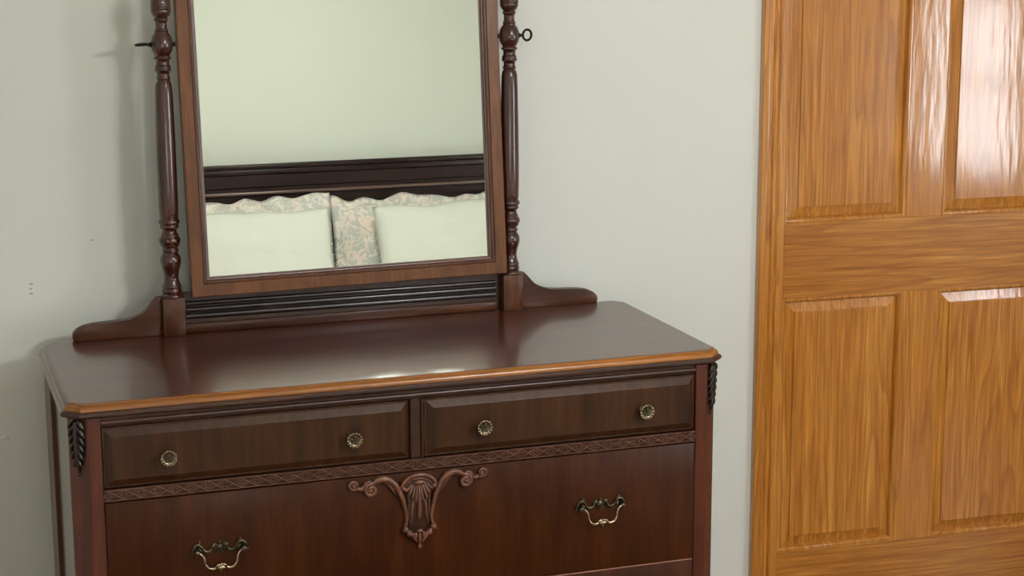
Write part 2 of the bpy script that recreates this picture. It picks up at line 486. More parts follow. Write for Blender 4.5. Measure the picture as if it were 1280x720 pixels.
bm = B(); box(bm, oL-cxm, oR-cxm, 0.001, WT, oH, oH+0.017); obj('jamb_head', bm, M['pine_h'], trim, smooth=False)

# the six-panel door itself
door = thing('door_1', 'amber varnished pine six panel door with glossy finish', 'door', (cxm, DY, 0))
door['kind'] = 'structure'
TH = 0.036
zA0, zA1 = DZ0, DZ0+PANEL
zB0, zB1 = zA1+LOCK, zA1+LOCK+0.60
zC0, zC1 = zB1+0.10, zB1+0.10+0.24
for s in (-1, 1):
    bm = B(); xe = (dR-dL)/2*s
    box(bm, min(xe, xe-stile*s), max(xe, xe-stile*s), 0, TH, 0.008, DH, 0.001)
    obj('stile', bm, M['pine_v'], door)
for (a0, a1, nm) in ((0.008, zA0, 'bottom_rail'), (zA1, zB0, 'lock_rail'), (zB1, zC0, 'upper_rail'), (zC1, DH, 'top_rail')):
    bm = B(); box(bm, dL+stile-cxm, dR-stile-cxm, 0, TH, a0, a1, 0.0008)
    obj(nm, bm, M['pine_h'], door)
for (a0, a1) in ((zA0, zA1), (zB0, zB1), (zC0, zC1)):
    bm = B(); box(bm, mull0-cxm, mull0+mullw-cxm, 0.0002, TH, a0, a1, 0.0008)
    obj('mullion', bm, M['pine_v'], door)
    for x0 in (dL+stile, mull0+mullw):
        x1 = x0+pw
        # sticking (quarter round) and raised field panel
        bm = B()
        prof = [(0, 0.0005), (0.003, 0.0), (0.006, 0.001), (0.009, 0.004), (0.011, 0.009), (0.012, 0.012), (0.012, 0.016), (0, 0.016)]
        rings = []
        for u, d in prof:
            rings.append([Vector((x0+u-cxm, d, a0+u)), Vector((x1-u-cxm, d, a0+u)), Vector((x1-u-cxm, d, a1-u)), Vector((x0+u-cxm, d, a1-u))])
        sweep(bm, rings, caps=False)
        st = obj('sticking', bm, M['pine_v'], door, sharp=35)
        bm = B()
        prof = [(0.010, 0.0128), (0.0118, 0.0126), (0.034, 0.0080), (0.0343, 0.0050), (0.0360, 0.0046)]
        rings = [[Vector((x0+u-cxm, d, a0+u)), Vector((x1-u-cxm, d, a0+u)), Vector((x1-u-cxm, d, a1-u)), Vector((x0+u-cxm, d, a1-u))] for u, d in prof]
        vv = sweep(bm, rings, caps=False)
        bm.faces.new(vv[-1])
        obj('door_panel', bm, M['pine_v'], door, sharp=4)
bm = B()
lathe(bm, smooth_prof([(0, 0.03), (-0.006, 0.03), (-0.01, 0.012), (-0.03, 0.011), (-0.04, 0.024), (-0.055, 0.028), (-0.066, 0.02), (-0.069, 0.002)]), ((dR-dL)/2-0.035, 0, 0.93), 20, 'y')
obj('door_knob', bm, M['brass'], door)

# ---------------------------------------------------------------- dresser
a_ = 0.0531
O = Vector((0, -0.0323, 0))
zt = 0.8864
hw, yf, yb, ch = 0.5961, -0.4818, 0.0, 0.0194
bw, byf, cp = 0.5997, -0.4915, 0.0286
XI = bw-cp-0.0222           # inner edge of the front posts
CX = 0.004
dr = thing('dresser', 'dark mahogany dresser with worn amber top edge and brass pulls against the wall', 'dresser', O, (0, 0, a_))

def octo(o_, z):
    """outline of the top with clipped corners, grown outwards by o_"""
    c = ch+o_*(2-math.sqrt(2))
    X, F, K_ = hw+o_, yf-o_, yb+min(o_, 0.004)
    return [Vector(p) for p in ((-X, F+c, z), (-X+c, F, z), (X-c, F, z), (X, F+c, z), (X, K_-c, z), (X-c, K_, z), (-X+c, K_, z), (-X, K_-c, z))]
bm = B()
sweep(bm, [octo(-0.02, zt-0.022), octo(-0.0006, zt-0.020), octo(-0.0006, zt-0.0008), octo(-0.0016, zt)])
obj('top_board', bm, M['mah_top'], dr, sharp=20)
bm = B()
prof = [(-0.0006, -0.0006), (0.0015, -0.0010), (0.0016, -0.0030), (0.0040, -0.0034), (0.0066, -0.0050), (0.0086, -0.0078), (0.0094, -0.0112),
        (0.0094, -0.0130), (0.0132, -0.0140), (0.0152, -0.0164), (0.0154, -0.0196), (0.0136, -0.0226), (0.0090, -0.0245), (-0.03, -0.0247)]
rings = [octo(o_, zt+d) for o_, d in prof]
sweep(bm, rings, caps=False)
em = obj('edge_moulding', bm, M['mah_edge'], dr, sharp=28)
slot(em, M['walnut_h'], lambda p: p.center.z < zt-0.0132)
slot(em, M['mah_top'], lambda p: abs(p.center.x) > hw-0.004 and -0.455 < p.center.y < -0.005 or p.center.y > -0.02)

ZB = 0.0                    # floor
zu = zt-0.0247              # underside of the top
# carcass behind the drawer fronts
bm = B(); box(bm, -bw+0.012, bw-0.012, byf+0.022, -0.012, 0.10, zu-0.001)
obj('carcass', bm, M['carcass'], dr, smooth=False)
for s in (-1, 1):
    # front corner post with clipped outer corner
    bm = B()
    pts = [(XI, byf), (bw-cp, byf), (bw, byf+cp), (bw, byf+cp+0.012), (XI, byf+cp+0.012)]
    rings = [[Vector((x*s, y, z)) for x, y in pts] for z in (0.0, zu-0.0002)]
    sweep(bm, rings)
    bmesh.ops.bevel(bm, geom=[e for e in bm.edges if abs(e.verts[0].co.z-e.verts[1].co.z) > 0.1], offset=0.0012, segments=2, affect='EDGES')
    obj('front_post', bm, M['mah_v'], dr)
    bm = B(); box(bm, min(s*bw, s*(bw-0.04)), max(s*bw, s*(bw-0.04)), -0.125, -0.004, 0.0, zu-0.0002, 0.001)
    obj('rear_post', bm, M['mah_v'], dr)
    bm = B(); box(bm, min(s*(bw-0.006), s*(bw-0.018)), max(s*(bw-0.006), s*(bw-0.018)), byf+cp+0.010, -0.12, 0.10, zu-0.0002)
    obj('side_panel', bm, M['mah_side'], dr, smooth=False)
    # carved leaf drop on the clipped corner
    bm = B()
    cen = Vector((s*(bw-cp/2-0.0015), byf+cp/2+0.0015, 0)); nrm = Vector((s, -1, 0)).normalized(); tan = Vector((1, s, 0)).normalized()
    def cp_(u, w, z):
        return cen+tan*u+nrm*w+Vector((0, 0, z))
    z0, z1 = zt-0.030, zt-0.124
    prism = [(-0.015, z0), (0.015, z0), (0.015, z0-0.05), (0.008, z0-0.075), (0.0, z1), (-0.008, z0-0.075), (-0.015, z0-0.05)]
    f1 = [bm.verts.new(cp_(u, 0.003, z)) for u, z in prism]; f0 = [bm.verts.new(cp_(u, -0.0005, z)) for u, z in prism]
    bm.faces.new(f1)
    for i in range(7):
        bm.faces.new((f1[i], f1[(i+1) % 7], f0[(i+1) % 7], f0[i]))
    for sd in (-1, 1):
        for k in range(6):
            t = k/5
            z = z0-0.006-0.066*t
            u = sd*(0.0135-0.007*t*t)
            tube(bm, [cp_(sd*0.001, 0.004, z+0.012), cp_(u*0.6, 0.008, z+0.006), cp_(u*1.02, 0.0075, z-0.003), cp_(u*0.95, 0.004, z-0.009)], [0.0018, 0.0036-0.0012*t, 0.0032-0.001*t, 0.001], 6, sub=3)
            ball(bm, cp_(u*1.1, 0.0045, z-0.006), 0.0028-0.0008*t, seg=7, rings=5)
    tube(bm, [cp_(0, 0.007, z0), cp_(0, 0.009, z0-0.03), cp_(0, 0.007, z0-0.07), cp_(0, 0.003, z1)], [0.004, 0.0036, 0.0028, 0.001], 7)
    ball(bm, cp_(0, 0.003, z1+0.001), 0.0034, seg=8, rings=6)
    obj('carved_leaf_drop', bm, M['carved_dark'], dr)
# frieze and bead under the top
bm = B(); box(bm, -XI+0.0005, XI-0.0005, byf+0.005, byf+0.022, zt-0.041, zu-0.0002)
obj('frieze_rail', bm, M['walnut_h'], dr, smooth=False)
bm = B(); tube(bm, [(-XI+0.001, byf+0.004, zt-0.0345), (0, byf+0.004, zt-0.0345), (XI-0.001, byf+0.004, zt-0.0345)], 0.0047, 12)
obj('frieze_bead', bm, M['walnut_h'], dr)
# reeded divider between the two top drawers
zd0, zd1 = zt-0.1512, zt-0.0422
bm = B()
pr = [(-0.0131, 0.018), (-0.0131, 0.002), (-0.0115, -0.0008), (-0.0090, -0.0008), (-0.0075, 0.002), (-0.0065, 0.0045), (0, 0.0055), (0.0065, 0.0045), (0.0075, 0.002), (0.0090, -0.0008), (0.0115, -0.0008), (0.0131, 0.002), (0.0131, 0.018)]
sweep(bm, [[Vector((CX+x, byf+y, z)) for x, y in pr] for z in (zd0+0.001, zd1)])
obj('drawer_divider', bm, M['walnut_h'], dr, sharp=30)

def knob(parent, x, z):
    bm = B(); y0 = byf
    lathe(bm, smooth_prof([(y0, 0.008), (y0-0.003, 0.0075), (y0-0.006, 0.0052), (y0-0.014, 0.005), (y0-0.018, 0.009), (y0-0.0205, 0.0135), (y0-0.0225, 0.0145), (y0-0.0245, 0.0138), (y0-0.0245, 0.0108), (y0-0.0232, 0.0095), (y0-0.0228, 0.001)], 2), (x, 0, z), 24, 'y')
    for k in range(14):
        a = 2*PI*k/14
        ball(bm, (x+0.0127*math.cos(a), y0-0.0242, z+0.0127*math.sin(a)), 0.0022, seg=7, rings=5)
    for k in range(5):
        a = 2*PI*k/5+0.3
        rot = Matrix.Rotation(-a, 4, 'Y')
        ball(bm, (x+0.0052*math.cos(a), y0-0.0236, z+0.0052*math.sin(a)), 0.0034, 1.15, 0.5, 0.62, 8, 5, rot)
    ball(bm, (x, y0-0.0245, z), 0.0022, seg=8, rings=6)
    k_ = obj('knob', bm, M['brass'], parent)
    slot(k_, M['brass_dark'], lambda p: (p.center.x-x)**2+(p.center.z-z)**2 < 0.0093**2 and p.center.y < y0-0.019)
    return k_

def small_drawer(x0, x1, kx):
    bm = B()
    rings = []
    for u, d in ((0.0, 0.018), (0.0, 0.0050), (0.0008, 0.0042), (0.0030, 0.0040), (0.0036, 0.0046), (0.0045, 0.0040), (0.0150, -0.0035), (0.0160, -0.0040)):
        rings.append([Vector((x0+u, byf+d, zd0+0.0015+u)), Vector((x1-u, byf+d, zd0+0.0015+u)), Vector((x1-u, byf+d, zd1-0.001-u)), Vector((x0+u, byf+d, zd1-0.001-u))])
    sweep(bm, rings)
    d = obj('small_drawer', bm, M['walnut'], dr, sharp=15)
    for kx_ in kx:
        knob(d, kx_, zt-0.0995)
    return d
small_drawer(-XI+0.0015, CX-0.0145, (-0.4400, CX-0.1202))
small_drawer(CX+0.0145, XI-0.0015, (CX+0.1202, 0.4400))

# carved lattice strip
zs0, zs1 = zt-0.1722, zt-0.1516
bm = B(); box(bm, -XI+0.0005, XI-0.0005, byf-0.0005, byf+0.02, zs0, zs1, 0.0008)
def ridge(pts, w, h):
    rr = []
    for i, (x, z) in enumerate(pts):
        p0 = pts[max(i-1, 0)]; p1 = pts[min(i+1, len(pts)-1)]
        t = Vector((p1[0]-p0[0], 0, p1[1]-p0[1])).normalized(); nn = Vector((-t.z, 0, t.x))
        c = Vector((x, byf-0.0005, z))
        rr.append([c+nn*w, c+Vector((0, -h, 0))+nn*w*0.35, c+Vector((0, -h, 0))-nn*w*0.35, c-nn*w])
    sweep(bm, rr, close_ring=False, caps=False)
per = 0.0572
zc = (zs0+zs1)/2; A_ = 0.0082
nper = int((2*XI-0.004)/per)
off = -nper*per/2
for ph in (0, 1):
    for k in range(nper*2):
        xa = off+k*per/2; up_ = ((k+ph) % 2 == 0)
        ridge([(xa, zc-A_ if up_ else zc+A_), (xa+per/2, zc+A_ if up_ else zc-A_)], 0.0010, 0.0022)
for k in range(nper*2+1):
    xa = off+k*per/2
    q = 0.46
    for (p, r_) in (((-1, 0), (0, 1)), ((0, 1), (1, 0)), ((1, 0), (0, -1)), ((0, -1), (-1, 0))):
        ridge([(xa+p[0]*per/4*q, zc+p[1]*A_*q), (xa+r_[0]*per/4*q, zc+r_[1]*A_*q)], 0.0007, 0.0015)
box(bm, -XI+0.0005, XI-0.0005, byf-0.0018, byf, zs1-0.0018, zs1-0.0004); box(bm, -XI+0.0005, XI-0.0005, byf-0.0018, byf, zs0+0.0004, zs0+0.0018)
cs = obj('carved_strip', bm, M['strip'], dr, sharp=25)
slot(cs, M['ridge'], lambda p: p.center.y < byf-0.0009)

def pull(parent, x, z):
    y0 = byf-0.0005
    mm = 0.001
    def P(px, pz, py):
        return (x+px*mm, y0-py*mm, z+pz*mm)
    bm = B()
    for s in (-1, 1):
        tube(bm, [P(s*4, 3, 2), P(s*9, 7.5, 3), P(s*13, 4.5, 3), P(s*13.5, -1.5, 3), P(s*18, -5, 3), P(s*24, -4.5, 3), P(s*29, -0.5, 3), P(s*33, 6, 3), P(s*38, 9, 3), P(s*43, 6.5, 3), P(s*46.5, 0, 3), P(s*47.5, -6, 2)],
             [0.0015, 0.0026, 0.0028, 0.0024, 0.003, 0.0026, 0.0022, 0.003, 0.0034, 0.0032, 0.0026, 0.0014], 8)
        tube(bm, [P(s*34, 6, 3), P(s*33.5, 11, 3), P(s*36, 13.5, 3)], [0.002, 0.0017, 0.0016], 7)
        ball(bm, P(s*35.5, 13.5, 4), 0.0026, seg=8, rings=6)
        ball(bm, P(s*10.5, 4.5, 4.5), 0.0034, seg=8, rings=6)
        tube(bm, [P(s*46, -4, 2), P(s*49, -7, 3), P(s*52, -9, 2)], [0.002, 0.0017, 0.001], 7)
        tube(bm, [P(s*36, 2, 2), P(s*33, -3, 3), P(s*35, -7, 3)], [0.0016, 0.002, 0.0012], 7)
        lathe(bm, [(y0, 0.0055), (y0-0.004, 0.005), (y0-0.006, 0.0035), (y0-0.013, 0.0035), (y0-0.015, 0.0045), (y0-0.0165, 0.001)], (x+s*0.041, 0, z-0.003), 12, 'y')
    for k in range(7):
        a = 2*PI*k/7+PI/2
        ball(bm, P(7.6*math.cos(a), 0.5+7.6*math.sin(a), 2.5), 0.0024, seg=7, rings=5)
    ball(bm, P(0, 0.5, 2.2), 0.0062, 1, 0.45, 1, 12, 8)
    ball(bm, P(0, 0.5, 5.0), 0.0026, seg=8, rings=6)
    ball(bm, P(0, 10.5, 2.5), 0.0022, seg=8, rings=6); ball(bm, P(0, -9.5, 2.5), 0.0022, seg=8, rings=6)
    obj('pull_backplate', bm, M['brass_dark'], parent, 60)
    bm = B()
    half = [(43, -3, 12), (37, -4, 13), (31.5, -8.5, 14), (28.5, -16, 15), (27.5, -24, 15), (22.5, -31, 15), (15, -33.5, 15), (9.5, -31.5, 15), (7.5, -27.5, 15)]
    rad = [0.0020, 0.0022, 0.0020, 0.0020, 0.0022, 0.0029, 0.0033, 0.0028, 0.0018]
    for s in (-1, 1):
        tube(bm, [P(s*px, pz, py) for px, pz, py in half], rad, 9)
        rot = Matrix.Rotation(s*0.5, 4, 'Y')
        ball(bm, P(s*6, -27.5, 16), 0.0050, 1.1, 0.7, 0.62, 9, 6, rot)
    ball(bm, P(0, -26.5, 16.5), 0.0030, 0.8, 0.8, 1.2, 8, 6)
    ball(bm, P(0, -32, 15.5), 0.0078, 1, 0.5, 0.62, 10, 6)
    ball(bm, P(0, -37.5, 15), 0.0020, seg=7, rings=5)
    obj('pull_bail', bm, M['brass'], parent, 60)

def long_drawer(z0, z1, pz, mat):
    bm = B(); box(bm, -XI+0.0014, XI-0.0014, byf-0.0005, byf+0.018, z0, z1, 0.0014, 2)
    d = obj('long_drawer', bm, mat, dr)
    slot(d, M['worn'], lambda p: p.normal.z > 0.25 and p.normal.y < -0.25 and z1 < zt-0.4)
    for s in (-1, 1):
        pull(d, s*0.3563, pz)
    return d
d1 = long_drawer(zt-0.4030, zt-0.1752, zt-0.2745, M['mah_drawer'])
long_drawer(zt-0.6300, zt-0.4046, zt-0.502, M['mah_drawer'])
long_drawer(0.125, zt-0.6320, 0.185, M['mah_drawer'])
bm = B(); box(bm, -XI+0.0005, XI-0.0005, byf+0.004, byf+0.024, 0.085, 0.1235, 0.002)
obj('base_rail', bm, M['mah_v'], dr)
bm = B(); box(bm, -bw+0.02, bw-0.02, -0.012, -0.006, 0.10, zu-0.001)
obj('back_panel', bm, M['carcass'], dr, smooth=False)

# carved applique on the upper long drawer
bm = B()
mm = 0.001
ya = byf-0.0005
def Q(px, pz, py):
    return (CX+px*mm, ya-py*mm, zt+pz*mm)
outl = [(-34, -190), (-24, -205), (-21, -228), (-19, -262), (-21, -284), (-9, -303), (0, -314), (9, -303), (21, -284), (19, -262), (21, -228), (24, -205), (34, -190), (20, -180), (0, -177), (-20, -180)]
prism_xz(bm, [(CX+px*mm, zt+pz*mm) for px, pz in outl], ya-0.005, ya+0.0002, 0.002)
def spiral(c, r0, r1, a0, turns, y, w0, w1, s):
    pts, rr = [], []
    N = int(abs(turns)*12)
    for i in range(N+1):
        t = i/N; a = a0+turns*2*PI*t; r = r0+(r1-r0)*t
        pts.append(Q(s*(c[0]+r*math.cos(a)), c[1]+r*math.sin(a), y+3.5*t)); rr.append(w0+(w1-w0)*t)
    tube(bm, pts, rr, 7, sub=2)
for s in (-1, 1):
    # (right half written, mirrored by s)
    spiral((88, -199), 12, 3.4, PI*0.62, -1.5, 5, 0.0046, 0.0030, s)
    ball(bm, Q(s*88, -199, 7), 0.0042, seg=8, rings=6)
    tube(bm, [Q(s*83, -187.5, 5), Q(s*76, -182, 6), Q(s*66, -180.5, 6), Q(s*54, -184.5, 6), Q(s*44, -194, 6), Q(s*36, -208, 6), Q(s*30, -222, 6), Q(s*26, -240, 5.5), Q(s*23, -256, 5), Q(s*24, -268, 5), Q(s*27, -276, 4.5)],
         [0.0046, 0.0058, 0.0064, 0.0066, 0.0058, 0.0050, 0.0044, 0.0038, 0.0034, 0.0034, 0.0036], 9)
    tube(bm, [Q(s*88, -183, 5), Q(s*95, -185, 5), Q(s*101, -192, 5), Q(s*101, -199, 5)], [0.002, 0.0036, 0.0034, 0.002], 8)
    tube(bm, [Q(s*66, -187, 3), Q(s*56, -192, 4), Q(s*48, -202, 4), Q(s*39, -217, 3)], [0.0016, 0.003, 0.0028, 0.0012], 8)
    spiral((120, -187), 9, 3, PI*1.25, 1.25, 4, 0.0040, 0.0028, s)
    ball(bm, Q(s*120, -187, 6), 0.0036, seg=8, rings=6)
    tube(bm, [Q(s*113, -193, 4), Q(s*107, -196, 4), Q(s*101, -192, 4), Q(s*99, -186, 4), Q(s*97, -182, 3)], [0.0042, 0.0046, 0.0042, 0.0032, 0.0014], 8)
    # rim of the shell
    tube(bm, [Q(0, -179, 8), Q(s*12, -180.5, 8), Q(s*22, -185.5, 8), Q(s*29, -193, 7.5), Q(s*32, -201, 7)], [0.0042, 0.0042, 0.004, 0.0036, 0.003], 9)
    tube(bm, [Q(0, -186, 7), Q(s*10, -187, 7), Q(s*18, -191, 7), Q(s*24, -198, 6)], [0.002, 0.002, 0.002, 0.0016], 7)
    ball(bm, Q(s*28.5, -202, 8), 0.0048, seg=9, rings=6)
    # ribs of the shell
    for (x0, x1, z0_, z1_, r_) in ((3.5, 6.5, -198, -228, 0.0030), (7.5, 13, -197, -223, 0.0032), (11, 18.5, -196.5, -215, 0.0034), (14, 23.5, -196, -208, 0.0034)):
        tube(bm, [Q(s*x0, z0_, 5.5), Q(s*(x0+x1)/2, (z0_+z1_)/2, 8), Q(s*x1, z1_+2, 8), Q(s*x1*1.02, z1_, 6)], [0.0014, r_*0.85, r_, 0.001], 8)
    tube(bm, [Q(s*10, -226, 5), Q(s*13, -240, 6), Q(s*14, -256, 6), Q(s*17, -270, 6)], [0.0014, 0.0024, 0.0022, 0.0012], 7)
    tube(bm, [Q(s*18, -214, 5), Q(s*19.5, -234, 5.5), Q(s*18.5, -256, 5)], [0.0014, 0.002, 0.0012], 7)
    ball(bm, Q(s*26, -279, 7), 0.0068, seg=9, rings=6)
    tube(bm, [Q(s*22, -284, 6), Q(s*16, -288, 8), Q(s*10, -297, 8), Q(s*5, -304, 6)], [0.0048, 0.0044, 0.0036, 0.0016], 8)
    ball(bm, Q(s*19, -288, 8.5), 0.0052, seg=8, rings=6)
    ball(bm, Q(s*8, -292, 8.5), 0.0042, 1, 0.8, 1.5, 8, 6)
tube(bm, [Q(0, -200, 6), Q(0, -222, 9), Q(0, -240, 8.5), Q(0, -258, 7), Q(0, -262, 5)], [0.0016, 0.0034, 0.0046, 0.0044, 0.001], 9)
ball(bm, Q(0, -193, 7), 0.0125, 1.0, 0.45, 0.38, 14, 8)
ball(bm, Q(0, -284, 8), 0.0060, 1.1, 0.7, 0.7, 10, 6)
tube(bm, [Q(0, -284, 7), Q(0, -298, 8), Q(0, -310, 6)], [0.003, 0.0036, 0.002], 8)
ball(bm, Q(0, -314, 6), 0.0046, seg=9, rings=6)
ap = obj('carved_applique', bm, M['carved'], d1, 60)
slot(ap, M['strip'], lambda p: p.center.y > ya-0.0052)  # low backing faces coloured darker, painted shade behind the lighter carving

# ---------------------------------------------------------------- dressing mirror on top of the dresser
R3 = Matrix.Rotation(a_, 3, 'Z')
mir = thing('dressing_mirror', 'dark mahogany swing mirror between turned posts standing on the dresser top', 'mirror', O+Vector((0, 0, zt)), (0, 0, a_))
px, py, zp = 0.3487, -0.0040, 0.5638
PROF = [(0.072, 0.0205), (0.0765, 0.0214), (0.0800, 0.0205), (0.0830, 0.0176), (0.0850, 0.0190), (0.0885, 0.0193), (0.0915, 0.0180), (0.0935, 0.0184), (0.0965, 0.0188), (0.1000, 0.0170),
        (0.1080, 0.0146), (0.1160, 0.0140), (0.1260, 0.0155), (0.1370, 0.0188), (0.1460, 0.0203), (0.1540, 0.0193), (0.1600, 0.0160), (0.1630, 0.0145), (0.1650, 0.0162), (0.1680, 0.0163), (0.1700, 0.0148), (0.1735, 0.0146),
        (0.1760, 0.0178), (0.1790, 0.0184), (0.1815, 0.0196), (0.1860, 0.0209), (0.1910, 0.0200), (0.1950, 0.0168), (0.1980, 0.0172), (0.2005, 0.0150), (0.2050, 0.0138), (0.2090, 0.0150),
        (0.2115, 0.0178), (0.2150, 0.0184), (0.2180, 0.0170), (0.2200, 0.0200), (0.2235, 0.0206), (0.2270, 0.0196), (0.2290, 0.0176), (0.2310, 0.0180),
        (0.2600, 0.0190), (0.3200, 0.0190), (0.4000, 0.0182), (0.4700, 0.0168), (0.4860, 0.0158), (0.4935, 0.0138), (0.4960, 0.0118),
        (0.4985, 0.0134), (0.5010, 0.0136), (0.5030, 0.0120), (0.5085, 0.0116), (0.5125, 0.0134), (0.5145, 0.0156), (0.5170, 0.0158), (0.5195, 0.0148), (0.5225, 0.0150), (0.5250, 0.0130), (0.5310, 0.0124), (0.5350, 0.0138),
        (0.5370, 0.0164), (0.5395, 0.0164), (0.5415, 0.0140), (0.5440, 0.0150), (0.5520, 0.0190), (0.5620, 0.0206), (0.5720, 0.0198), (0.5810, 0.0165), (0.5865, 0.0125), (0.5890, 0.0132), (0.5910, 0.0133), (0.5930, 0.0112), (0.6000, 0.0106), (0.6060, 0.0112),
        (0.6090, 0.0136), (0.6115, 0.0138), (0.6135, 0.0120), (0.6165, 0.0150), (0.6230, 0.0182), (0.6290, 0.0187), (0.6298, 0.0182), (0.6306, 0.0189), (0.6340, 0.0190), (0.6348, 0.0184), (0.6356, 0.0188), (0.6385, 0.0187), (0.6393, 0.0182), (0.6401, 0.0186), (0.6480, 0.0174), (0.6560, 0.0140), (0.6610, 0.0090), (0.6640, 0.0070), (0.6700, 0.0078), (0.6760, 0.0060), (0.6790, 0.0010)]
for s in (-1, 1):
    bm = B(); lathe(bm, smooth_prof(PROF, 3), (s*px, py, 0), 32)
    obj('turned_post', bm, M['post'], mir, 50)
    bm = B(); box(bm, s*px-0.0213, s*px+0.0213, py-0.0206, py+0.0206, 0.0, 0.0745, 0.0015, 2)
    obj('post_block', bm, M['block'], mir)
    # scrolled foot bracket
    up_ = [(0.370, 0.0755), (0.3790, 0.0752), (0.3850, 0.0690), (0.3925, 0.0600), (0.4000, 0.0520), (0.4090, 0.0450), (0.4200, 0.0400), (0.4340, 0.0365), (0.4550, 0.0345), (0.4800, 0.0335), (0.5030, 0.0320), (0.5200, 0.0290), (0.5320, 0.0240), (0.5400, 0.0165), (0.5425, 0.0085), (0.5410, 0.0020), (0.5395, 0.0)]
    oo = [(0.370, 0.0)]+up_
    bm = B(); prism_xz(bm, [(s*x, z) for x, z in oo], py-0.006, py+0.014, 0.0015)
    obj('scrolled_bracket', bm, M['harp'], mir, 25)
    # thumb screw with ring head through the post
    bm = B()
    xs = s*(px+0.019)
    lathe(bm, [(0, 0.0052), (s*0.003, 0.0050), (s*0.006, 0.0030), (s*0.010, 0.0026)], (xs, py, zp), 12, 'x')
    lathe(bm, [(0, 0.0046), (-s*0.044, 0.0044)], (xs-s*0.0002, py, zp), 10, 'x')
    rr, tr_ = 0.0108, 0.0025
    c = Vector((xs+s*(0.0085+rr), py, zp+0.0005))
    rings = []
    for k in range(28):
        a = 2*PI*k/28
        # the left ring lies level, the right one stands upright
        if s < 0:
            d = Vector((math.cos(a), math.sin(a), 0.06*math.cos(a)))
            nn = Vector((0, 0, 1))
        else:
            d = Vector((math.cos(a)*0.93, math.cos(a)*0.25, math.sin(a)))
            nn = Vector((0.25, -0.93, 0)).normalized()
        dn = d.normalized()
        rings.append([c+d*rr*1.0+(dn*math.cos(2*PI*j/8)+nn*math.sin(2*PI*j/8))*tr_ for j in range(8)])
    rings.append(rings[0])
    sweep(bm, rings, caps=False)
    obj('thumb_screw', bm, M['iron'], mir, 60)
# reeded back rail between the blocks
bm = B()
xr = px-0.0213
box(bm, -xr, xr, py+0.004, py+0.018, 0.0, 0.0800, 0.001)
obj('back_rail', bm, M['walnut_h'], mir)
bm = B()
for z, r_ in ((0.058, 0.0050), (0.0455, 0.0060), (0.0325, 0.0060)):
    tube(bm, [(-xr+0.005, py+0.004, z), (0, py+0.004, z), (xr-0.010, py+0.004, z)], r_, 12, sub=2)
obj('reeding', bm, M['reed'], mir)
bm = B()
box(bm, -xr+0.0005, xr-0.010, py-0.006, py+0.004, 0.0002, 0.0190, 0.002, 2)
obj('rail_foot', bm, M['harp'], mir)

# swinging frame (built in its own frame: x across, z up from pivot, y depth), then leaned and turned
tilt, frot = -0.0707, 0.0097
fw, hb = 0.3227, -(zp-0.0787)
def fr_mat():
    # local (x, y, z) -> mirror-thing coordinates
    cr_, sr_ = math.cos(frot), math.sin(frot)
    ct_, st_ = math.cos(tilt), math.sin(tilt)
    ex_ = Vector((cr_, -sr_*st_, sr_*ct_)); ez_ = Vector((-sr_, -cr_*st_, cr_*ct_)); ey_ = ez_.cross(ex_)
    mm_ = Matrix((ex_, ey_, ez_)).transposed().to_4x4()
    mm_.translation = Vector((0.003, py-0.001, zp))
    return mm_
FM = fr_mat()
def fobj(name, bm, mat, parent, **k):
    bmesh.ops.transform(bm, matrix=FM, verts=bm.verts)
    return obj(name, bm, mat, parent, **k)
gw, gb = 0.0378, 0.0357
def frame_rings(prof):
    return [[Vector((-fw+u, y, hb+u)), Vector((fw-u, y, hb+u)), Vector((fw-u, y, -hb-u)), Vector((-fw+u, y, -hb-u))] for u, y in prof]
bm = B()
sweep(bm, frame_rings([(0.0245, 0.020), (0.0, 0.020), (0.0, 0.0015), (0.0015, 0.0), (0.0235, 0.0), (0.0245, 0.0012), (0.0245, 0.020)]), caps=False)
frm = fobj('mirror_frame', bm, M['frame'], mir, sharp=30)
bm = B()
sweep(bm, frame_rings([(0.0245, 0.012), (0.0245, 0.0022), (0.0258, 0.0012), (0.0285, 0.0010), (0.0305, 0.0022), (0.0312, 0.0050), (0.0330, 0.0052), (0.0345, 0.0062), (0.0352, 0.0085), (0.0372, 0.0090), (0.0378, 0.0112), (0.0378, 0.014)]), caps=False)
fobj('inner_moulding', bm, M['frame_in'], frm, sharp=30)
bm = B(); box(bm, -fw+0.036, fw-0.036, 0.0110, 0.0135, hb+0.036, -hb-0.036)
fobj('mirror_glass', bm, M['mirror'], frm, smooth=False)
bm = B(); box(bm, -fw+0.010, fw-0.010, 0.0137, 0.0190, hb+0.010, -hb-0.010)
fobj('backboard', bm, M['carcass'], frm, smooth=False)

